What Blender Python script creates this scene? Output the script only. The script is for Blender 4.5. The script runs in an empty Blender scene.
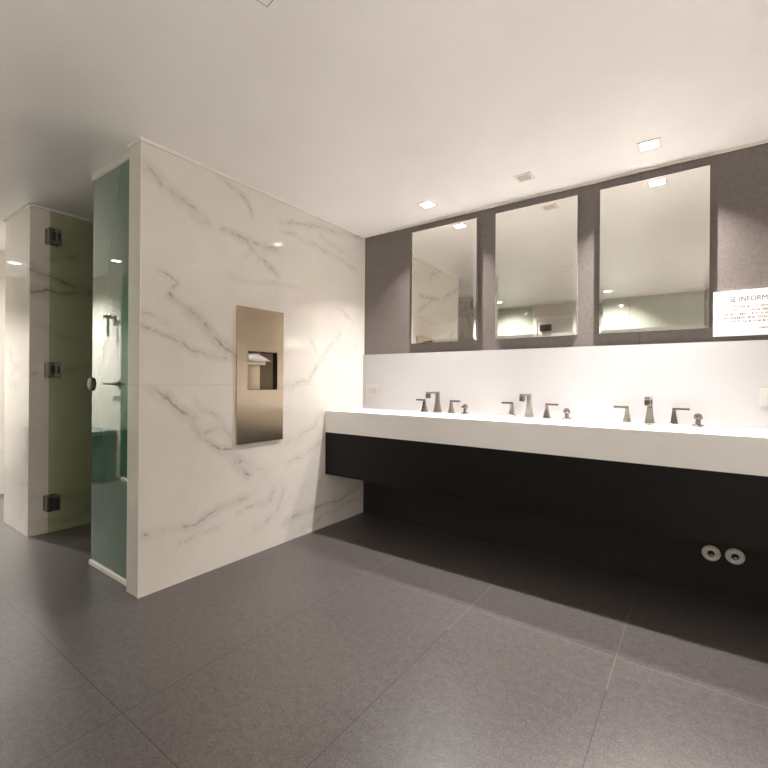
import bpy, bmesh, math, random
from mathutils import Vector, Matrix
random.seed(7)
sc = bpy.context.scene
col = sc.collection
H = 2.35

# ------------------------------------------------------------------ materials
def new_mat(name):
    m = bpy.data.materials.new(name); m.use_nodes = True
    nt = m.node_tree; nt.nodes.clear()
    out = nt.nodes.new('ShaderNodeOutputMaterial')
    b = nt.nodes.new('ShaderNodeBsdfPrincipled')
    nt.links.new(b.outputs[0], out.inputs[0])
    return m, nt, b, out

def simple(name, c, rough=.5, metal=0., ior=1.5, coat=0., noise=0., scale=40., aniso=0.):
    m, nt, b, out = new_mat(name)
    b.inputs['Base Color'].default_value = (*c, 1)
    b.inputs['Roughness'].default_value = rough
    b.inputs['Metallic'].default_value = metal
    b.inputs['IOR'].default_value = ior
    b.inputs['Coat Weight'].default_value = coat
    if noise:
        tc = nt.nodes.new('ShaderNodeTexCoord'); n = nt.nodes.new('ShaderNodeTexNoise')
        n.inputs['Scale'].default_value = scale; n.inputs['Detail'].default_value = 4
        nt.links.new(tc.outputs['Object'], n.inputs['Vector'])
        mr = nt.nodes.new('ShaderNodeMapRange')
        mr.inputs['From Min'].default_value = .3; mr.inputs['From Max'].default_value = .7
        mr.inputs['To Min'].default_value = 1 - noise; mr.inputs['To Max'].default_value = 1 + noise
        nt.links.new(n.outputs['Fac'], mr.inputs['Value'])
        mx = nt.nodes.new('ShaderNodeVectorMath'); mx.operation = 'SCALE'
        mx.inputs[0].default_value = c
        nt.links.new(mr.outputs[0], mx.inputs['Scale'])
        nt.links.new(mx.outputs[0], b.inputs['Base Color'])
    return m

class NT:
    """small helper for node maths"""
    def __init__(s, nt): s.nt = nt
    def val(s, sock, v):
        if hasattr(v, 'node'): s.nt.links.new(v, sock)
        else: sock.default_value = v
    def math(s, op, a, b=0., c=None, clamp=False):
        n = s.nt.nodes.new('ShaderNodeMath'); n.operation = op; n.use_clamp = clamp
        s.val(n.inputs[0], a); s.val(n.inputs[1], b)
        if c is not None: s.val(n.inputs[2], c)
        return n.outputs[0]
    def vec(s, op, a, b=(0, 0, 0), scale=None):
        n = s.nt.nodes.new('ShaderNodeVectorMath'); n.operation = op
        s.val(n.inputs[0], a)
        if scale is not None: s.val(n.inputs['Scale'], scale)
        else: s.val(n.inputs[1], b)
        return n.outputs['Value'] if op in ('DOT_PRODUCT', 'LENGTH', 'DISTANCE') else n.outputs['Vector']
    def noise(s, v, scale, detail=3, rough=.5, color=False):
        n = s.nt.nodes.new('ShaderNodeTexNoise'); n.inputs['Scale'].default_value = scale
        n.inputs['Detail'].default_value = detail; n.inputs['Roughness'].default_value = rough
        s.val(n.inputs['Vector'], v)
        return n.outputs['Color'] if color else n.outputs['Fac']
    def mr(s, v, a, b, c=0., d=1., smooth=False):
        n = s.nt.nodes.new('ShaderNodeMapRange')
        if smooth: n.interpolation_type = 'SMOOTHSTEP'
        for i, x in zip((0, 1, 2, 3, 4), (v, a, b, c, d)): s.val(n.inputs[i], x)
        return n.outputs[0]
    def mix(s, f, a, b):
        n = s.nt.nodes.new('ShaderNodeMix'); n.data_type = 'RGBA'
        s.val(n.inputs['Factor'], f)
        for k, x in ((6, a), (7, b)):
            if hasattr(x, 'node'): s.nt.links.new(x, n.inputs[k])
            else: n.inputs[k].default_value = (*x, 1)
        return n.outputs[2]
    def sep(s, v):
        n = s.nt.nodes.new('ShaderNodeSeparateXYZ'); s.nt.links.new(v, n.inputs[0]); return n.outputs
    def pos(s):
        return s.nt.nodes.new('ShaderNodeTexCoord').outputs['Object']

def vein_group():
    g = bpy.data.node_groups.new('vein', 'ShaderNodeTree')
    for nm, ty in (('P', 'NodeSocketVector'), ('A', 'NodeSocketVector'), ('B', 'NodeSocketVector'),
                   ('Width', 'NodeSocketFloat'), ('Strength', 'NodeSocketFloat'), ('Acc', 'NodeSocketFloat')):
        g.interface.new_socket(nm, in_out='INPUT', socket_type=ty)
    g.interface.new_socket('Fac', in_out='OUTPUT', socket_type='NodeSocketFloat')
    i = g.nodes.new('NodeGroupInput'); o = g.nodes.new('NodeGroupOutput'); t = NT(g)
    pa = t.vec('SUBTRACT', i.outputs['P'], i.outputs['A'])
    ba = t.vec('SUBTRACT', i.outputs['B'], i.outputs['A'])
    h = t.math('DIVIDE', t.vec('DOT_PRODUCT', pa, ba), t.vec('DOT_PRODUCT', ba, ba), clamp=True)
    d = t.vec('LENGTH', t.vec('SUBTRACT', pa, t.vec('SCALE', ba, scale=h)))
    core = t.mr(d, t.math('MULTIPLY', i.outputs['Width'], .5), 0., 0., 1., True)
    halo = t.mr(d, t.math('MULTIPLY', i.outputs['Width'], 2.1), 0., 0., .34, True)
    s = t.math('MULTIPLY', t.math('MAXIMUM', core, halo), i.outputs['Strength'])
    g.links.new(t.math('MAXIMUM', s, i.outputs['Acc']), o.inputs['Fac'])
    return g
VG = vein_group()

def marble(name, veins, base=(.74, .70, .645), dark=(.24, .205, .18), seams=(), generic=.5, rough=.06):
    """polished white marble-look tiles: the veins listed plus a web of faint random ones"""
    m, nt, b, out = new_mat(name); t = NT(nt)
    p = t.pos()
    w1 = t.vec('SCALE', t.vec('SUBTRACT', t.noise(p, 5., 3, .55, True), (.5, .5, .5)), scale=.11)
    w2 = t.vec('SCALE', t.vec('SUBTRACT', t.noise(p, 24., 4, .6, True), (.5, .5, .5)), scale=.03)
    pw = t.vec('ADD', t.vec('ADD', p, w1), w2)
    acc = None
    for A, B, w, s in veins:
        n = nt.nodes.new('ShaderNodeGroup'); n.node_tree = VG
        nt.links.new(pw, n.inputs['P'])
        n.inputs['A'].default_value = A; n.inputs['B'].default_value = B
        n.inputs['Width'].default_value = w; n.inputs['Strength'].default_value = s
        if acc is None: n.inputs['Acc'].default_value = 0.
        else: nt.links.new(acc, n.inputs['Acc'])
        acc = n.outputs[0]
    mask = t.mr(t.noise(p, 13., 4, .6), .32, .54, .5, 1.)
    # faint random veins: where a warped noise crosses its middle value
    q = t.vec('ADD', p, t.vec('SCALE', t.noise(p, 3., 4, .6, True), scale=.5))
    nz = t.math('ABSOLUTE', t.math('SUBTRACT', t.noise(q, 1.3, 5, .5), .5))
    rv = t.math('MULTIPLY', t.mr(nz, .018, 0., 0., 1., True), t.mr(t.noise(p, 2.2, 2), .5, .72))
    rv = t.math('MULTIPLY', rv, generic)
    cloud = t.mr(t.noise(q, 1.8, 5, .6), .45, .8, 0., .10)
    f = t.math('MAXIMUM', rv, cloud)
    if acc is not None: f = t.math('MAXIMUM', f, t.math('MULTIPLY', acc, mask))
    c = t.mix(t.math('MINIMUM', t.math('MULTIPLY', f, 1.12), .85), base, dark)
    z = t.sep(p)[2]
    for sz in seams:
        k = t.math('LESS_THAN', t.math('ABSOLUTE', t.math('SUBTRACT', z, sz)), .0014)
        c = t.mix(t.math('MULTIPLY', k, .35), c, (.42, .38, .34))
    nt.links.new(c, b.inputs['Base Color'])
    b.inputs['Roughness'].default_value = rough; b.inputs['IOR'].default_value = 1.5
    return m

def V(pts, w, s, ax=0, k=0.):
    o = []
    for (a, c), (a2, c2) in zip(pts, pts[1:]):
        o.append((((k, a, c), (k, a2, c2), w, s)) if ax == 0 else (((a, k, c), (a2, k, c2), w, s)))
    return o

vl = []
for pts, w, s in [
    ([(-1.82, 2.21), (-1.72, 2.14), (-1.54, 2.09), (-1.48, 2.04)], .034, .62),
    ([(-1.58, 2.05), (-1.47, 2.02)], .024, .45),
    ([(-1.38, 2.32), (-1.21, 2.24), (-1.16, 2.17)], .02, .55),
    ([(-1.36, 2.01), (-1.15, 2.005), (-.96, 2.0)], .026, .62),
    ([(-1.2, 2.0), (-1.07, 1.9), (-.95, 1.81)], .02, .6),
    ([(-.93, 2.2), (-.5, 2.27), (-.06, 2.33)], .024, .5),
    ([(-.9, 2.15), (-.4, 2.1), (-.13, 2.04)], .024, .4),
    ([(-.55, 2.2), (-.2, 2.12)], .02, .32),
    ([(-1.74, 1.7), (-1.65, 1.65), (-1.70, 1.58)], .022, .55),
    ([(-1.69, 1.58), (-1.46, 1.41), (-1.27, 1.24)], .032, .72),
    ([(-1.84, 1.4), (-1.56, 1.3), (-1.27, 1.24)], .026, .5),
    ([(-1.84, 1.47), (-1.7, 1.42)], .03, .35),
    ([(-1.3, 1.75), (-.75, 1.76)], .02, .28),
    ([(-.36, 1.7), (-.13, 1.6)], .018, .42),
    ([(-.54, 1.27), (-.32, 1.48)], .03, .42),
    ([(-.64, 1.42), (-.54, 1.27)], .02, .35),
    ([(-.30, 1.30), (-.1, 1.42)], .02, .25),
    ([(-1.78, 1.05), (-1.54, .9), (-1.51, .78), (-1.3, .67), (-1.16, .52)], .03, .72),
    ([(-1.54, .99), (-1.32, .84), (-1.28, .72)], .024, .5),
    ([(-1.50, .80), (-1.36, .84), (-1.30, .78)], .05, .34),
    ([(-1.22, .60), (-1.02, .50), (-1.12, .40)], .03, .3),
    ([(-1.82, .31), (-1.53, .29), (-1.37, .36), (-1.18, .37)], .032, .56),
    ([(-1.62, .22), (-1.34, .25)], .026, .34),
    ([(-1.25, .28), (-1.02, .31), (-.97, .38)], .028, .46),
    ([(-1.13, .14), (-.94, .22), (-.88, .36)], .03, .36),
    ([(-.86, .52), (-.48, .66)], .028, .36),
    ([(-.86, .68), (-.6, .76), (-.5, .9)], .04, .3),
    ([(-.86, .13), (-.67, .18), (-.32, .17), (-.03, .25)], .034, .66),
    ([(-.70, .05), (-.4, .10), (-.1, .13)], .03, .4),
    ([(-.89, 1.07), (-.65, 1.13), (-.48, 1.28)], .028, .46)]:
    vl += V(pts, w, s)
M_marble_left = marble('marble_wall_left', vl, seams=(1.09,), generic=.12)
vp = []
for pts, w, s in [
    ([(-1.89, 1.89), (-1.7, 1.85), (-1.45, 1.78)], .045, .85),
    ([(-1.89, 1.74), (-1.7, 1.75), (-1.3, 1.8)], .045, .8),
    ([(-1.77, 1.99), (-1.6, 2.04)], .03, .6),
    ([(-1.88, 1.15), (-1.5, 1.2)], .03, .4),
    ([(-1.85, 1.5), (-1.6, 1.42), (-1.3, 1.5)], .03, .45),
    ([(-1.88, .28), (-1.5, .2)], .03, .4),
    ([(-1.9, .09), (-1.6, .08), (-1.45, .16)], .03, .55)]:
    vp += V(pts, w, s, 0, -1.515)
M_marble_pier = marble('marble_pier', vp, seams=(1.09,), generic=.35)
M_marble = marble('marble_plain', [], seams=(1.09,), generic=.6)

def stone(name, c1, c2, scale, rough, joints=None, spec=.5, vseams=(), big=.12, jc=(.30, .26, .235), bump=0., pale=False):
    m, nt, b, out = new_mat(name); t = NT(nt); p = t.pos(); s = t.sep(p)
    n1 = t.noise(p, scale, 2, .7)
    n2 = t.noise(p, scale * .28, 3, .6)
    f = t.math('ADD', t.mr(n1, .36, .64, 0., .62), t.mr(n2, .35, .65, 0., .38))
    c = t.mix(f, c1, c2)
    sp = t.math('GREATER_THAN', t.noise(p, scale * 1.05, 1, .5), .68)
    c = t.mix(t.math('MULTIPLY', sp, .32), c, tuple(min(1, x * 2.3) for x in c2))
    c = t.mix(t.math('MULTIPLY', t.mr(t.noise(p, 1.4, 4, .6), .35, .65), big), c, tuple(x * .55 for x in c1))
    if joints:
        x0, dx, y0, dy, hw = joints
        for k, (o, d) in ((0, (x0, dx)), (1, (y0, dy))):
            u = t.math('FRACT', t.math('DIVIDE', t.math('SUBTRACT', s[k], o - d * 40), d))
            u = t.math('MULTIPLY', t.math('MINIMUM', u, t.math('SUBTRACT', 1., u)), d)
            j = t.math('LESS_THAN', u, hw)
            jcol = jc
            if pale:      # joints near the counter painted lighter, where they catch the lamp light
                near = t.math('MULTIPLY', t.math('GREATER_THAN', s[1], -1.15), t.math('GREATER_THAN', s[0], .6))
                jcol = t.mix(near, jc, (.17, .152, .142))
            c = t.mix(t.math('MULTIPLY', j, .8), c, jcol)
    for vx, z0, z1, w in vseams:
        j = t.math('LESS_THAN', t.math('ABSOLUTE', t.math('SUBTRACT', s[0], vx)), w)
        j = t.math('MULTIPLY', j, t.math('MULTIPLY', t.math('GREATER_THAN', s[2], z0), t.math('LESS_THAN', s[2], z1)))
        c = t.mix(t.math('MULTIPLY', j, .75), c, tuple(x * .35 for x in c1))
    nt.links.new(c, b.inputs['Base Color'])
    b.inputs['Roughness'].default_value = rough
    b.inputs['Specular IOR Level'].default_value = spec
    if bump:
        bp = nt.nodes.new('ShaderNodeBump'); bp.inputs['Strength'].default_value = bump
        bp.inputs['Distance'].default_value = .001
        nt.links.new(n1, bp.inputs['Height']); nt.links.new(bp.outputs[0], b.inputs['Normal'])
    return m

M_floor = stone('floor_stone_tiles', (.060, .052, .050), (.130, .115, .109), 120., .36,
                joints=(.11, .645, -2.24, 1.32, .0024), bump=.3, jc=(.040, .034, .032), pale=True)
M_wstone = stone('brown_stone', (.125, .105, .096), (.205, .175, .160), 150., .30,
                 vseams=[(2.032, 1.3, 2.4, .0016), (.711, 1.3, 2.4, .001), (1.363, 1.3, 2.4, .001)], bump=.2)
M_lowstone = stone('dark_stone', (.018, .016, .0145), (.032, .028, .026), 160., .45, spec=.2,
                   vseams=[(.711, -1, .7, .002), (1.363, -1, .7, .002), (2.031, -1, .7, .002)])
M_white = simple('white_solid_surface', (.88, .865, .85), .16, noise=.015, scale=6)
M_splash = simple('white_quartz', (.455, .447, .446), .22, noise=.01, scale=5)
M_ceil = simple('ceiling_paint', (.88, .85, .83), .36, noise=.012, scale=3)
M_trim = simple('white_trim', (.80, .75, .69), .45, noise=.01)
M_black = simple('black_laminate', (.006, .0053, .0048), .42, ior=1.3, noise=.2, scale=30)
M_chrome = simple('chrome', (.40, .36, .335), .10, 1., noise=.02, scale=60)
M_dchrome = simple('dark_chrome', (.22, .19, .175), .22, 1., noise=.05, scale=60)
M_satin = simple('satin_steel', (.60, .50, .38), .5, 1., noise=.03)
M_shaded = simple('shaded_steel', (.15, .115, .08), .5, 1., noise=.05)  # the same steel darkened by colour, for the shade inside the towel recess
M_latch = simple('latch_metal', (.075, .055, .045), .35, 0., noise=.05)
M_dark = simple('dark_recess', (.015, .013, .012), .6, noise=.1)
M_paper = simple('paper', (.78, .74, .70), .85, noise=.05, scale=90)
M_sign = simple('sign_board', (.82, .79, .775), .4, noise=.01)
M_ink = simple('ink', (.05, .05, .055), .6, noise=.1)
M_ink2 = simple('ink_small', (.32, .27, .27), .6, noise=.1)
M_plate = simple('plate_plastic', (.80, .755, .70), .35, noise=.01)
M_cover = simple('cover_plastic', (.48, .455, .42), .35, noise=.01)
M_mod = simple('module_plastic', (.42, .40, .37), .3, noise=.01)
M_lampframe = simple('lamp_frame', (.78, .74, .70), .4, noise=.01)
M_unlit = simple('unlit_lens', (.48, .43, .36), .35, noise=.05)
M_bench = simple('bench_dark', (.16, .21, .185), .4, noise=.1)
M_door = simple('white_door', (.72, .69, .66), .4, noise=.02)
M_mirror = simple('mirror_silver', (.86, .84, .80), .004, 1., noise=.003, scale=2)
M_glassedge = simple('mirror_edge', (.30, .30, .28), .2, .3, noise=.05)

def brushed():
    m, nt, b, out = new_mat('brushed_steel'); t = NT(nt); p = t.pos()
    q = t.vec('MULTIPLY', p, (4., 4., 420.))
    n = t.noise(q, 1.5, 4, .6)
    c = t.mix(n, (.58, .49, .37), (.62, .525, .40))
    nt.links.new(c, b.inputs['Base Color']); b.inputs['Metallic'].default_value = 1.
    b.inputs['Roughness'].default_value = .27
    bp = nt.nodes.new('ShaderNodeBump'); bp.inputs['Strength'].default_value = .02; bp.inputs['Distance'].default_value = .0006
    nt.links.new(n, bp.inputs['Height']); nt.links.new(bp.outputs[0], b.inputs['Normal'])
    return m
M_steel = brushed()

def frosted(name, c, refl, transl=.5, rough=.02, ior=1.6):
    m, nt, b, out = new_mat(name); nt.nodes.remove(b); t = NT(nt)
    n = t.noise(t.pos(), 3., 2)
    cc = t.mix(n, tuple(x * .94 for x in c), tuple(x * 1.06 for x in c))
    d = nt.nodes.new('ShaderNodeBsdfDiffuse'); tr = nt.nodes.new('ShaderNodeBsdfTranslucent')
    nt.links.new(cc, d.inputs[0]); nt.links.new(cc, tr.inputs[0])
    mx = nt.nodes.new('ShaderNodeMixShader'); mx.inputs[0].default_value = transl
    nt.links.new(d.outputs[0], mx.inputs[1]); nt.links.new(tr.outputs[0], mx.inputs[2])
    g = nt.nodes.new('ShaderNodeBsdfGlossy'); g.inputs['Roughness'].default_value = rough
    g.inputs['Color'].default_value = (.88, .95, .9, 1)
    fr = nt.nodes.new('ShaderNodeFresnel'); fr.inputs['IOR'].default_value = ior
    f = t.math('ADD', fr.outputs[0], refl, clamp=True)
    m2 = nt.nodes.new('ShaderNodeMixShader'); nt.links.new(f, m2.inputs[0])
    nt.links.new(mx.outputs[0], m2.inputs[1]); nt.links.new(g.outputs[0], m2.inputs[2])
    nt.links.new(m2.outputs[0], out.inputs[0])
    return m
M_frost = frosted('frosted_green_glass', (.07, .185, .105), .11)
M_pale = frosted('pale_green_glass', (.66, .70, .61), .05, .25)

def clear_green():
    m, nt, b, out = new_mat('clear_green_glass'); nt.nodes.remove(b); t = NT(nt)
    tr = nt.nodes.new('ShaderNodeBsdfTransparent')
    n = t.noise(t.pos(), 2., 2)
    nt.links.new(t.mix(n, (.90, .93, .83), (.92, .95, .85)), tr.inputs[0])
    d = nt.nodes.new('ShaderNodeBsdfDiffuse'); d.inputs[0].default_value = (.16, .22, .15, 1)
    mx = nt.nodes.new('ShaderNodeMixShader'); mx.inputs[0].default_value = .07
    nt.links.new(tr.outputs[0], mx.inputs[1]); nt.links.new(d.outputs[0], mx.inputs[2])
    g = nt.nodes.new('ShaderNodeBsdfGlossy'); g.inputs['Roughness'].default_value = .01
    fr = nt.nodes.new('ShaderNodeFresnel'); fr.inputs['IOR'].default_value = 1.45
    m2 = nt.nodes.new('ShaderNodeMixShader'); nt.links.new(fr.outputs[0], m2.inputs[0])
    nt.links.new(mx.outputs[0], m2.inputs[1]); nt.links.new(g.outputs[0], m2.inputs[2])
    nt.links.new(m2.outputs[0], out.inputs[0])
    return m
M_clear = clear_green()

def emit(name, c, s):
    m, nt, b, out = new_mat(name); nt.nodes.remove(b)
    e = nt.nodes.new('ShaderNodeEmission'); e.inputs[0].default_value = (*c, 1); e.inputs[1].default_value = s
    nt.links.new(e.outputs[0], out.inputs[0]); return m
M_lit = emit('lit_lens', (1., .93, .82), 14.)

# ------------------------------------------------------------------ mesh helpers
class MB:
    def __init__(s): s.bm = bmesh.new(); s.mi = 0
    def _mark(s, fs):
        for f in fs: f.material_index = s.mi
        return fs
    def box(s, x0, x1, y0, y1, z0, z1, bev=0., seg=2):
        r = bmesh.ops.create_cube(s.bm, size=1.)
        vs = r['verts']
        for v in vs:
            v.co = Vector(((x0 + x1) / 2 + v.co.x * (x1 - x0), (y0 + y1) / 2 + v.co.y * (y1 - y0), (z0 + z1) / 2 + v.co.z * (z1 - z0)))
        es = {e for v in vs for e in v.link_edges}; fs = {f for v in vs for f in v.link_faces}
        s._mark(fs)
        if bev: s._mark(bmesh.ops.bevel(s.bm, geom=list(es), offset=bev, segments=seg, affect='EDGES', profile=.5)['faces'])
        return s
    def quad(s, *pts):
        f = s.bm.faces.new([s.bm.verts.new(p) for p in pts]); f.material_index = s.mi; return s
    def loft(s, rings, cap=True):
        vr = [[s.bm.verts.new(p) for p in r] for r in rings]; fs = []
        n = len(vr[0])
        for a, b in zip(vr, vr[1:]):
            for i in range(n): fs.append(s.bm.faces.new((a[i], a[(i + 1) % n], b[(i + 1) % n], b[i])))
        if cap:
            fs.append(s.bm.faces.new(list(reversed(vr[0])))); fs.append(s.bm.faces.new(vr[-1]))
        s._mark(fs); return s
    def sqloft(s, cx, cy, prof, r=.18):
        """rings of a rounded square: prof = [(z, half width)]"""
        rings = []
        for z, h in prof:
            c = h * r; ring = []
            for sx, sy, first in ((1, -1, 0), (1, 1, 1), (-1, 1, 2), (-1, -1, 3)):
                for k in range(3):
                    a = math.radians([-90, 0, 90, 180][first] + 45 * k)
                    ring.append((cx + sx * (h - c) + c * math.cos(a), cy + sy * (h - c) + c * math.sin(a), z))
            rings.append(ring)
        return s.loft(rings)
    def lathe(s, c, prof, n=24, axis='z'):
        rings = []
        for a, r in prof:
            ring = []
            for k in range(n):
                t = 2 * math.pi * k / n
                u, w = r * math.cos(t), r * math.sin(t)
                ring.append((c[0] + u, c[1] + w, c[2] + a) if axis == 'z' else
                            (c[0] + u, c[1] + a, c[2] + w) if axis == 'y' else (c[0] + a, c[1] + u, c[2] + w))
            rings.append(ring)
        return s.loft(rings)
    def build(s, name, mats, parent=None, smooth=False, origin=None):
        bmesh.ops.recalc_face_normals(s.bm, faces=s.bm.faces[:])
        me = bpy.data.meshes.new(name)
        if origin is not None: bmesh.ops.translate(s.bm, verts=s.bm.verts[:], vec=-Vector(origin))
        s.bm.to_mesh(me); s.bm.free()
        for m in (mats if isinstance(mats, (list, tuple)) else [mats]): me.materials.append(m)
        if smooth:
            for p in me.polygons: p.use_smooth = True
            me.set_sharp_from_angle(angle=math.radians(35))
        o = bpy.data.objects.new(name, me); col.objects.link(o)
        if origin is not None: o.location = origin
        if parent: o.parent = parent
        return o

def tag(o, label=None, cat=None, group=None, kind=None):
    if label: o['label'] = label
    if cat: o['category'] = cat
    if group: o['group'] = group
    if kind: o['kind'] = kind
    return o
def empty(name, loc, label, cat, group=None):
    o = bpy.data.objects.new(name, None); o.empty_display_size = .05; col.objects.link(o); o.location = loc
    return tag(o, label, cat, group)
def kids(o): return [c for c in bpy.data.objects if c.parent == o]
def copy_tree(o, loc, label, parent=None):
    c = o.copy(); col.objects.link(c)
    if parent: c.parent = parent
    else: c.location = loc; c['label'] = label
    for k in kids(o): copy_tree(k, None, None, c)
    return c
def struct(o): return tag(o, kind='structure')

# ------------------------------------------------------------------ room shell
XL, XR, YB = -4.6, 3.3, -4.3
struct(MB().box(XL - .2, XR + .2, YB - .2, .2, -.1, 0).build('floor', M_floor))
struct(MB().box(XL - .2, XR + .2, YB - .2, .2, H, H + .1).build('ceiling', M_ceil))
mb = MB(); mb.mi = 0
HS = 1.339
mb.box(0, XR, 0, .15, HS, H); mb.mi = 1; mb.box(0, XR, -.018, .15, .70, HS); mb.mi = 2; mb.box(0, XR, 0, .15, 0, .70)
struct(mb.build('wall_back', [M_wstone, M_splash, M_lowstone]))
NA0, NA1, NB0, NB1 = -1.199, -.956, 1.053, 1.304          # niche for the towel unit
struct(MB().box(-.130, -.120, -1.84, .15, 0, H).box(-.120, 0, -1.84, NA0, 0, H).box(-.120, 0, NA1, .15, 0, H)
       .box(-.120, 0, NA0, NA1, 0, NB0).box(-.120, 0, NA0, NA1, NB1, H).build('wall_left', M_marble_left))
struct(MB().box(XL, -.130, 0, .15, 0, H).build('wall_rear', M_marble))
struct(MB().box(-2.08, -1.515, -1.885, 0, 0, H).build('wall_pier', M_marble_pier))
struct(MB().box(-3.3, -3.15, -1.885, 0, 0, H).build('wall_far', M_marble))
struct(MB().box(XL, -.3, -3.11, -2.95, 0, H).build('wall_opposite', M_marble))
struct(MB().box(XL - .15, XL, YB, .15, 0, H).build('wall_end', M_marble))
struct(MB().box(XR, XR + .15, YB, .15, 0, H).build('wall_right', M_marble))
struct(MB().box(XL, XR, YB - .15, YB, 0, H).build('wall_front', M_marble))
# thin pale trims along the wall tops
struct(MB().box(0, .012, -1.852, -.014, H - .018, H).build('trim_1', M_trim))
struct(MB().box(.0, XR, -.012, 0, H - .014, H).build('trim_2', M_trim))
struct(MB().box(-2.08, -1.503, -1.897, -1.885, H - .016, H).box(-1.515, -1.503, -1.885, 0, H - .016, H).build('trim_3', M_trim))
struct(MB().box(-.130, .0, -1.850, -1.84, H - .016, H).build('trim_4', M_trim))
# metal corner bead on the partition edge
struct(MB().box(-.002, .0025, -1.8425, -1.838, 0, H - .018).build('trim_5', M_trim))
# white door in the opposite wall, seen in the middle mirror
d1 = MB().box(.20, .76, YB, YB + .03, 0, 2.10, .004).build('door_1', M_door)
struct(d1)
MB().box(.14, .20, YB, YB + .045, 0, 2.16).box(.76, .82, YB, YB + .045, 0, 2.16).box(.2, .76, YB, YB + .045, 2.10, 2.16).build('door_frame', M_trim, d1)
MB().box(.256, .427, YB + .03, YB + .09, 1.93, 2.03, .004).build('door_closer', M_dchrome, d1)
MB().lathe((.26, YB + .03, 1.05), [(0, .026), (.008, .026), (.008, .01), (.05, .01)], 16, 'y').box(.255, .37, YB + .07, YB + .085, 1.042, 1.058, .004).build('door_handle', M_chrome, d1)

# pale glass panels on the opposite wall (seen in the mirrors)
for i, (a, b, lab) in enumerate([(-.86, -.24, 'pale green frosted glass panel second to the left of the white door'),
                                 (-.23, .13, 'narrow pale green frosted glass panel left of the white door'),
                                 (.84, 1.5, 'pale green frosted glass panel right beside the white door'),
                                 (1.51, 2.36, 'wide pale green frosted glass panel second from the white door'),
                                 (2.37, 3.28, 'wide pale green frosted glass panel farthest from the white door')]):
    o = MB().box(a, b, YB + .002, YB + .014, .02, 2.33, .002).build('frosted_glass_screen', M_pale, origin=((a + b) / 2, YB + .008, .02))
    tag(o, lab, 'glass panel', 'glass panels on the opposite wall')

# ------------------------------------------------------------------ stall: fixed glass, open door
fp = empty('fixed_glass_screen', (-.40, -1.80, 0), 'fixed frosted green glass screen beside the marble partition end', 'glass screen')
X0, X1 = -.672, -.1305
def rel(o, root): o.parent = root; o.matrix_parent_inverse = Matrix.Translation(root.location).inverted(); return o
rel(MB().box(X0, X1, -1.805, -1.795, .026, H - .034, .0015).build('glass_pane', M_frost), fp)
rel(MB().box(X0 - .002, X1, -1.816, -1.784, 0, .026, .002).build('bottom_curb', M_trim), fp)
rel(MB().box(X0 - .002, X1, -1.816, -1.784, H - .036, H, .003).build('top_rail', M_trim), fp)
k = rel(MB().lathe((X0 - .004, -1.835, 1.087), [(.018, .036), (.020, .040), (.028, .040), (.030, .037)], 28, 'y')
        .lathe((X0 + .012, -1.795, 1.087), [(0, .037), (.002, .040), (.010, .040), (.012, .036)], 28, 'y').build('round_latch', M_latch, smooth=True), fp)
k['label'] = 'round dark metal latch'

dr = empty('glass_stall_door', (-1.455, -1.79, 0), 'clear green glass stall door standing open flat against the marble pier', 'glass door')
rel(MB().box(-1.46, -1.45, -1.785, -1.03, .015, H - .04, .0015).build('glass_pane', M_clear), dr)
for hz in (2.142, 1.181, .222):
    m = MB().box(-1.450, -1.438, -1.764, -1.718, hz - .055, hz + .055, .003)
    m.box(-1.472, -1.4605, -1.764, -1.718, hz - .055, hz + .055, .003)
    hg = rel(m.build('hinge', M_chrome), dr)
    hg2 = MB().box(-1.5145, -1.50, -1.80, -1.72, hz - .055, hz + .055, .003).box(-1.501, -1.436, -1.797, -1.768, hz - .055, hz + .055, .004).build('wall_plate', M_dchrome)
    rel(hg2, dr)
    MB().lathe((-1.432, -1.766, hz), [(-.026, .010), (.026, .010)], 12, 'z').box(-1.4385, -1.434, -1.742, -1.728, hz - .026, hz + .026, .001).build('pivot', M_dark, hg, smooth=True)

# shower fittings, reflected in the fixed screen
bn = empty('shower_bench', (-3.7, -2.75, 0), 'low dark bench standing against the corridor wall', 'bench')
rel(MB().box(-4.44, -3.04, -2.94, -2.60, .49, .54, .006).build('bench_top', M_bench), bn)
rel(MB().box(-4.40, -4.36, -2.94, -2.64, 0, .49).build('leg', M_bench), bn)
rel(MB().box(-3.12, -3.08, -2.94, -2.64, 0, .49).build('leg', M_bench), bn)
rel(MB().box(-4.36, -3.12, -2.94, -2.66, .12, .15).build('shelf', M_bench), bn)
lv = empty('wall_lever', (-2.99, -2.95, 1.065), 'chrome lever tap mounted on the corridor wall', 'lever')
rel(MB().lathe((-2.99, -2.95, 1.065), [(0, .045), (.012, .045), (.02, .02), (.07, .018)], 20, 'y').build('escutcheon', M_dchrome, smooth=True), lv)
rel(MB().box(-3.22, -2.97, -2.885, -2.865, 1.053, 1.077, .006).build('lever_arm', M_dchrome), lv)
hs = empty('hand_shower', (-3.12, -2.95, 1.82), 'chrome hand shower hooked on the corridor wall', 'shower')
rel(MB().lathe((-3.12, -2.95, 1.82), [(0, .03), (.01, .03), (.015, .012), (.08, .012)], 16, 'y').build('wall_bracket', M_dchrome, smooth=True), hs)
rel(MB().box(-3.22, -3.06, -2.89, -2.86, 1.81, 1.85, .01).build('shower_head', M_dchrome), hs)
rel(MB().lathe((-3.12, -2.875, 1.60), [(0, .010), (.05, .014), (.21, .012)], 12, 'z').build('shower_hose', M_dchrome, smooth=True), hs)

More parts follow.
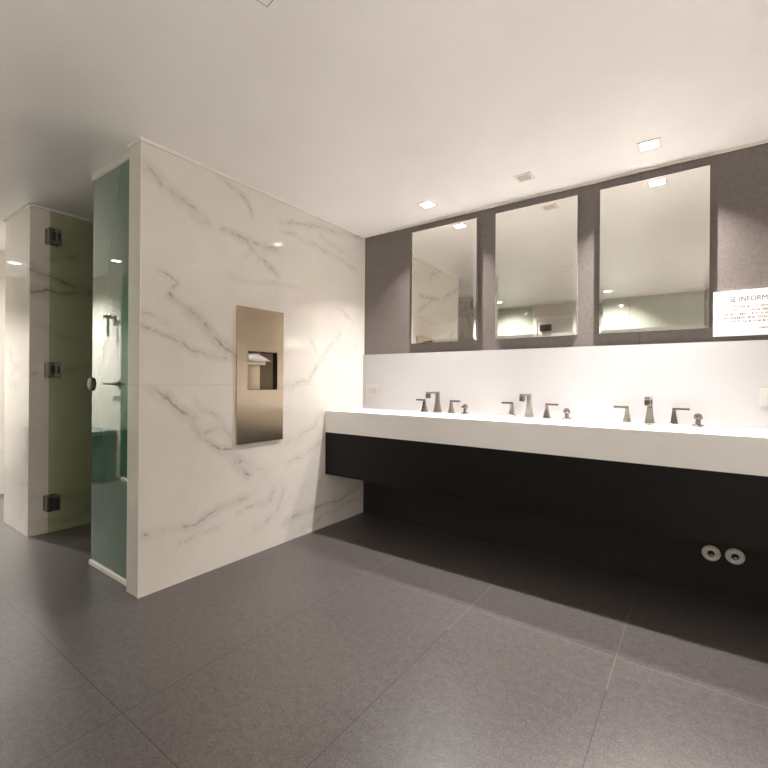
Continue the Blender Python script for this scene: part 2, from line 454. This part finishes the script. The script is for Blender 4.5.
sg2 = empty('glass_shower_front', (-2.0, -2.93, 0), 'frosted green glass shower front on the corridor wall, facing the fixed screen', 'glass screen')
rel(MB().box(-2.93, -1.2, -2.940, -2.930, .03, 2.30, .0015).build('glass_pane', M_frost), sg2)
rel(MB().box(-2.93, -1.2, -2.948, -2.920, 0, .03, .002).build('bottom_curb', M_trim), sg2)

# ------------------------------------------------------------------ vanity
D, HC, HW, HD = .476, .889, .727, .406
TX0, TX1 = .002, XR - .002
SX = [.752, 1.422, 2.092]
BW, BY0, BY1, BD = .27, -.405, -.135, .115
ct = empty('vanity_counter', (1.3, -.24, HW), 'long white solid-surface vanity counter with a deep front edge', 'counter')
m = MB()
xs = [TX0]
for x in SX: xs += [x - BW, x + BW]
xs += [TX1]; ys = [-D, BY0, BY1, -.019]
for i in range(len(xs) - 1):
    for j in range(3):
        if i % 2 == 1 and j == 1: continue
        m.quad((xs[i], ys[j], HC), (xs[i + 1], ys[j], HC), (xs[i + 1], ys[j + 1], HC), (xs[i], ys[j + 1], HC))
bmesh.ops.remove_doubles(m.bm, verts=m.bm.verts[:], dist=1e-5)
m.box(TX0, TX1, -D, -D + .03, HW, HC - .0005)
slab = rel(m.build('counter_top', M_white), ct)
for x in SX:
    b = MB(); r = .03
    def ring(z, ins):
        pts = []
        x0, x1, y0, y1 = x - BW + ins, x + BW - ins, BY0 + ins, BY1 - ins
        for cx, cy, a0 in ((x1 - r, y1 - r, 0), (x0 + r, y1 - r, 90), (x0 + r, y0 + r, 180), (x1 - r, y0 + r, 270)):
            for q in range(5):
                a = math.radians(a0 + q * 22.5); pts.append((cx + r * math.cos(a), cy + r * math.sin(a), z))
        return pts
    b.loft([ring(HC - .001, -.012), ring(HC - .001, 0), ring(HC - BD * .7, .008), ring(HC - BD * .93, .02), ring(HC - BD, .05)], cap=False)
    b.bm.faces.new([v for v in b.bm.verts][-20:])
    bo = rel(b.build('basin', M_white, smooth=True), ct)
    dn = MB().lathe((x, -.27, HC - BD + .001), [(0, .03), (.004, .028), (.004, .018), (.001, .016)], 20).build('drain', M_chrome, smooth=True)
    dn.parent = bo
vb = empty('vanity_cabinet', (1.3, -.24, HD), 'long black vanity cabinet mounted under the white counter', 'cabinet')
rel(MB().box(TX0, TX1, -D + .004, -D + .024, HD, HW - .002).build('front_panel', M_black), vb)
rel(MB().box(TX0, TX1, -D + .026, -.002, HD, HD + .02).build('bottom_panel', M_black), vb)

# faucets
def faucet(x, label):
    F = empty('faucet', (x, -.078, HC), label, 'faucet', 'faucets along the counter')
    sp = MB().sqloft(0, 0, [(0, .027), (.004, .027), (.007, .0245), (.03, .0205), (.065, .0155), (.10, .0125), (.150, .0125), (.153, .011)]).build('spout', M_chrome, F)
    MB().box(-.0135, .0135, -.150, .010, .140, .155, .003).build('spout_arm', M_chrome, sp)
    MB().box(-.014, .014, -.152, -.122, .108, .1405, .004).build('spout_tip', M_dchrome, sp)
    for s in (-1, 1):
        vbody = MB().sqloft(s * .112, .0, [(0, .023), (.004, .023), (.007, .020), (.03, .0155), (.055, .011), (.075, .0085), (.084, .0085)]).build('handle_body', M_chrome, F)
        a, b_ = sorted((s * .104, s * .182))
        MB().box(a, b_, -.0085, .0085, .083, .0955, .003).build('lever', M_dchrome, vbody)
    return F
f0 = faucet(SX[0], 'chrome faucet with two lever handles below the left mirror, nearest the marble partition')
copy_tree(f0, (SX[1], -.078, HC), 'chrome faucet with two lever handles below the middle mirror')
copy_tree(f0, (SX[2], -.078, HC), 'chrome faucet with two lever handles below the right mirror')

def soap(x, label):
    k = 1.35
    S = empty('soap_pump', (x, -.085, HC), label, 'soap dispenser', 'soap pumps on the counter')
    MB().lathe((0, 0, 0), [(0, .021), (.004, .022), (.009, .018), (.011, .010)], 20).build('flange', M_chrome, S, True)
    MB().lathe((0, 0, .010), [(0, .009), (.018, .008)], 16).build('stem', M_dchrome, S, True)
    h = MB().lathe((0, 0, .027), [(0, .010), (.003, .014), (.014, .0145), (.022, .011), (.026, .004)], 20).build('pump_head', M_chrome, S, True)
    MB().box(-.005, .005, -.046, -.006, .034, .043, .003).build('nozzle', M_dchrome, h)
    for o in kids(S):
        o.data.transform(Matrix.Scale(k, 4))
        for q in kids(o): q.data.transform(Matrix.Scale(k, 4))
    return S
s0 = soap(.975, 'small chrome soap pump between the left and middle faucets')
copy_tree(s0, (1.655, -.085, HC), 'small chrome soap pump between the middle and right faucets')
copy_tree(s0, (2.31, -.085, HC), 'small chrome soap pump right of the right faucet, last along the counter')

# ------------------------------------------------------------------ mirrors
def mirror(x0, x1, label):
    z0, z1, t, bw = 1.412, 2.277, .034, .020
    R = empty('wall_mirror', ((x0 + x1) / 2, 0, z0), label, 'mirror', 'mirrors above the counter')
    m = MB()
    o = [(x0, -t + .0022, z0), (x1, -t + .0022, z0), (x1, -t + .0022, z1), (x0, -t + .0022, z1)]
    i = [(x0 + bw, -t, z0 + bw), (x1 - bw, -t, z0 + bw), (x1 - bw, -t, z1 - bw), (x0 + bw, -t, z1 - bw)]
    m.quad(*i)
    for a in range(4):
        b = (a + 1) % 4; m.quad(o[a], o[b], i[b], i[a])
    bmesh.ops.remove_doubles(m.bm, verts=m.bm.verts[:], dist=1e-5)
    m.quad(*[(p[0], p[1] + .0035, p[2]) for p in o])
    rel(m.build('mirror_glass', M_mirror), R)
    rel(MB().box(x0 + .001, x1 - .001, -t + .008, -.0005, z0 + .001, z1 - .001).build('backing', M_glassedge), R)
mirror(.493, 1.030, 'tall frameless mirror nearest the marble partition, above the left faucet')
mirror(1.170, 1.697, 'tall frameless mirror in the middle, above the middle faucet')
mirror(1.824, 2.354, 'tall frameless mirror on the right, beside the white notice')

# ------------------------------------------------------------------ notice
SGX, SG0, SG1 = 2.371, 1.366, 1.600
sg = empty('notice_board', (SGX + .26, 0, SG0), 'white printed notice board beside the right mirror', 'sign')
rel(MB().box(SGX, SGX + .52, -.022, -.0005, SG0, SG1, .001).build('board', M_sign), sg)
cu = bpy.data.curves.new('t', 'FONT'); cu.body = 'SE INFORMA'; cu.size = .040; cu.space_character = 1.0
to = bpy.data.objects.new('t', cu); col.objects.link(to)
dg = bpy.context.evaluated_depsgraph_get()
me = bpy.data.meshes.new_from_object(to.evaluated_get(dg)); bpy.data.objects.remove(to)
w = max(v.co.x for v in me.vertices)
for v in me.vertices: v.co = Vector((SGX + .067 + v.co.x * .77, -.0228, 1.5425 + v.co.y * .88))
me.materials.append(M_ink)
ho = bpy.data.objects.new('heading_lettering', me); col.objects.link(ho); rel(ho, sg)
# five rows of small print and a short signature line, too small to read
rows = [(1.510, .078, .44), (1.491, .083, .435), (1.472, .018, .50), (1.453, .020, .50), (1.434, .070, .45), (1.397, .186, .34)]
for z, a, b in rows:
    x = a; m = MB()
    while x < b:
        nl = random.randint(2, 9)
        for _ in range(nl):
            if x > b: break
            X = SGX + x; kind = random.randint(0, 3)
            m.box(X, X + .0016, -.0230, -.0221, z, z + .0105)
            if kind != 1: m.box(X + .0016, X + .0054, -.0230, -.0221, z + random.choice((0, .0045, .009)), z + random.choice((.0060, .0105)))
            if kind >= 2: m.box(X + .0042, X + .0056, -.0230, -.0221, z, z + .0105)
            x += .0078
        x += .007
    rel(m.build('text_line', M_ink2), sg)

# ------------------------------------------------------------------ towel dispenser / waste unit in the partition
Y0, Y1, Z0, Z1 = -1.272, -.906, .719, 1.577
A0, A1, B0, B1 = -1.197, -.958, 1.055, 1.302
T = .016
td = empty('towel_dispenser', (0, -1.09, Z0), 'tall brushed steel paper towel and waste unit on the marble partition', 'towel dispenser')
m = MB()
m.box(0.0005, T, Y0, A0, Z0, Z1).box(0.0005, T, A1, Y1, Z0, Z1).box(0.0005, T, A0, A1, Z0, B0).box(0.0005, T, A0, A1, B1, Z1)
rel(m.build('face_plate', M_steel), td)
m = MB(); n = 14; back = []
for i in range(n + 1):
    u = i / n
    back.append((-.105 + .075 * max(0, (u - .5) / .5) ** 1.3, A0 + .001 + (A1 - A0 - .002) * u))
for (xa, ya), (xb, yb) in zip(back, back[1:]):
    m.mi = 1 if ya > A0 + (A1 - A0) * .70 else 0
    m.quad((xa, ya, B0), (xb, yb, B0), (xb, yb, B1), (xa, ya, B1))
rel(m.build('recess_back', [M_satin, M_shaded], smooth=True), td)
m = MB()
m.quad((T - .002, A0 + .0005, B0), (back[0][0], A0 + .0005, B0), (back[0][0], A0 + .0005, B1), (T - .002, A0 + .0005, B1))
m.quad((T - .002, A1 - .0005, B0), (back[-1][0], A1 - .0005, B0), (back[-1][0], A1 - .0005, B1), (T - .002, A1 - .0005, B1))
m.quad((T - .002, A0, B1 - .0005), (-.11, A0, B1 - .0005), (-.11, A1, B1 - .0005), (T - .002, A1, B1 - .0005))
m.quad((T - .002, A0, B0 + .0005), (-.11, A0, B0 + .0005), (-.11, A1, B0 + .0005), (T - .002, A1, B0 + .0005))
rel(m.build('recess_lining', M_shaded), td)
rel(MB().box(-.084, .004, A0 + .004, A1 - .088, 1.215, 1.240, .002).build('towel_slot', M_steel), td)
m = MB(); rings = []
for i in range(15):
    u = i / 14; yy = A0 + .004 + (A1 - A0 - .035) * u
    hgt = .044 * math.sin(math.pi * min(1, .30 + u * .70)) + .003
    xo = .026 - .030 * u
    rings.append([(-.04, yy, 1.2425), (xo, yy, 1.2425), (xo + .006, yy, 1.2425 + hgt * .35), (xo - .012, yy, 1.2425 + hgt * .9), (-.028, yy, 1.2425 + hgt), (-.04, yy, 1.2425 + hgt * .8)])
m.loft(rings)
pt = m.build('paper_towel', M_paper, smooth=True)
tag(pt, 'folded white paper towel sticking out of the steel dispenser slot', 'paper towel')

# ------------------------------------------------------------------ outlets and valves
def outlet(x0, x1, z0, z1, label, n):
    R = empty('wall_outlet', ((x0 + x1) / 2, -.018, z0), label, 'outlet', 'outlet plates on the white splashback')
    rel(MB().box(x0, x1, -.026, -.0185, z0, z1, .003).build('cover_plate', M_cover), R)
    cw = (x1 - x0 - .05) / n
    for i in range(n):
        a = x0 + .025 + cw * i
        rel(MB().box(a + .001, a + cw - .001, -.0285, -.0255, z0 + .028, z1 - .028, .001).build('outlet_module', M_mod), R)
outlet(.043, .178, .992, 1.090, 'cream outlet plate on the white splashback beside the marble partition', 3)
outlet(2.562, 2.697, 1.005, 1.095, 'cream outlet plate on the white splashback below the notice', 3)

def valve(x, z, label):
    R = empty('stop_valve', (x, 0, z), label, 'valve', 'stop valves under the vanity')
    MB().lathe((0, 0, 0), [(-.0005, .041), (-.006, .041), (-.011, .036), (-.013, .020), (-.013, .017), (-.004, .016)], 32, 'y').build('escutcheon', M_plate, R, True)
    MB().lathe((0, 0, 0), [(-.003, .0155), (-.010, .0155)], 20, 'y').build('valve_throat', M_dark, R, True)
    MB().lathe((0, 0, -.002), [(-.009, .009), (-.030, .009), (-.032, .007)], 16, 'y').box(-.006, .006, -.040, -.030, -.008, .004, .001).build('spindle', M_chrome, R, True)
    return R
v0 = valve(2.370, .213, 'left round stop valve on the dark wall under the vanity')
copy_tree(v0, (2.470, 0, .219), 'right round stop valve on the dark wall under the vanity')

# ------------------------------------------------------------------ ceiling lamps
def lamp(x, y, label, lit=True, bulb=0., s=.040, power=10., spread=140, blend=.9, tilt=0., colr=(1., .953, .925), rot=0.):
    R = empty('ceiling_downlight', (x, y, H), label, 'downlight', 'square downlights in the ceiling')
    R.rotation_euler.z = rot
    m = MB()
    for a, b, c, d in ((-s - .012, s + .012, -s - .012, -s), (-s - .012, s + .012, s, s + .012), (-s - .012, -s, -s, s), (s, s + .012, -s, s)):
        m.box(a, b, c, d, -.006, -.0003)
    m.build('lamp_frame', M_lampframe, R)
    MB().box(-s, s, -s, s, -.004, -.0005).build('lamp_lens', M_lit if lit else M_unlit, R)
    if lit:
        if bulb:        # the two vanity lamps: small bright discs, so the counter throws a crisp shadow
            L = bpy.data.lights.new('lamp_bulb', 'AREA'); L.shape = 'DISK'; L.size = .05
            L.energy = power; L.color = colr; L.spread = math.radians(spread)
        else:
            L = bpy.data.lights.new('lamp_bulb', 'SPOT'); L.shadow_soft_size = .018
            L.energy = power; L.color = colr; L.spot_size = math.radians(spread); L.spot_blend = blend
        lo = bpy.data.objects.new('lamp_bulb', L); col.objects.link(lo); lo.parent = R; lo.location = (0, bulb, -.012); lo.rotation_euler.x = -math.radians(tilt)
    return R
lamp(.775, -.285, 'lit square downlight over the left faucet', bulb=.03, power=12.5, spread=108)
lamp(1.455, -.305, 'unlit square downlight over the middle faucet', lit=False, s=.036)
lamp(2.098, -.292, 'lit square downlight over the right faucet', bulb=.03, power=20.5, spread=110)
lamp(1.31, -3.66, 'lit square downlight near the pale glass panels, farther from the partition', power=112, spread=105, tilt=32)
lamp(-.20, -3.64, 'lit square downlight near the pale glass panels, by the narrow panel', power=112, spread=105, tilt=32)
lamp(-2.6, -2.74, 'lit square downlight over the stall corridor', power=70, spread=100)
lamp(-3.6, -2.32, 'lit square downlight at the far end of the stall corridor', power=370, spread=146)
lamp(-2.55, -.9, 'lit square downlight inside the far stall', power=100, spread=150)
for wy, wl in ((-2.3, 'nearer the counter'), (-3.4, 'farther from the counter')):  # unseen fill lights, added to lift the ceiling and the marble
    lamp(3.02, wy, 'added square fill light washing the right wall, ' + wl, power=820, spread=66)
lamp(-.82, -.75, 'added square fill light inside the stall behind the marble partition', power=12, spread=130)  # unseen, added to brighten the pier side in the stall
hx = empty('ceiling_hatch', (1.2, -2.05, H), 'square flush access hatch in the middle of the room ceiling', 'hatch')
hx.rotation_euler.z = -.157
MB().box(-.062, .062, -.062, .062, -.0012, -.0003).build('hatch_seam', M_dchrome, hx)
MB().box(-.0593, .0593, -.0593, .0593, -.0022, -.0008).build('hatch_lid', M_ceil, hx)

# ------------------------------------------------------------------ world, camera, view
w = bpy.data.worlds.new('world'); sc.world = w; w.use_nodes = True
w.node_tree.nodes['Background'].inputs[0].default_value = (0, 0, 0, 1)
cd = bpy.data.cameras.new('camera'); cam = bpy.data.objects.new('camera', cd); col.objects.link(cam); sc.camera = cam
cd.sensor_fit = 'HORIZONTAL'; cd.sensor_width = 36.; cd.lens = 436.804 / 768 * 36
yaw, roll = .6247, .0073
cam.location = (2.3124, -2.918, 1.1168)
cam.rotation_euler = (Matrix.Rotation(yaw, 4, 'Z') @ Matrix.Rotation(math.pi / 2, 4, 'X') @ Matrix.Rotation(roll, 4, 'Z')).to_euler()
cd.shift_y = -(384 - 381.291) / 768 * 1.0
cd.clip_start = .02
vs = sc.view_settings
sc.display_settings.display_device = 'sRGB'
vs.view_transform = 'Standard'; vs.look = 'None'; vs.gamma = 1.; vs.exposure = .42; vs.use_curve_mapping = False

# the mirrors throw the lamps' light back onto the floor: let the renderer find those paths
sc.cycles.sample_clamp_indirect = 0.
sc.cycles.blur_glossy = 0.
sc.cycles.use_guiding = True
sc.cycles.use_surface_guiding = True
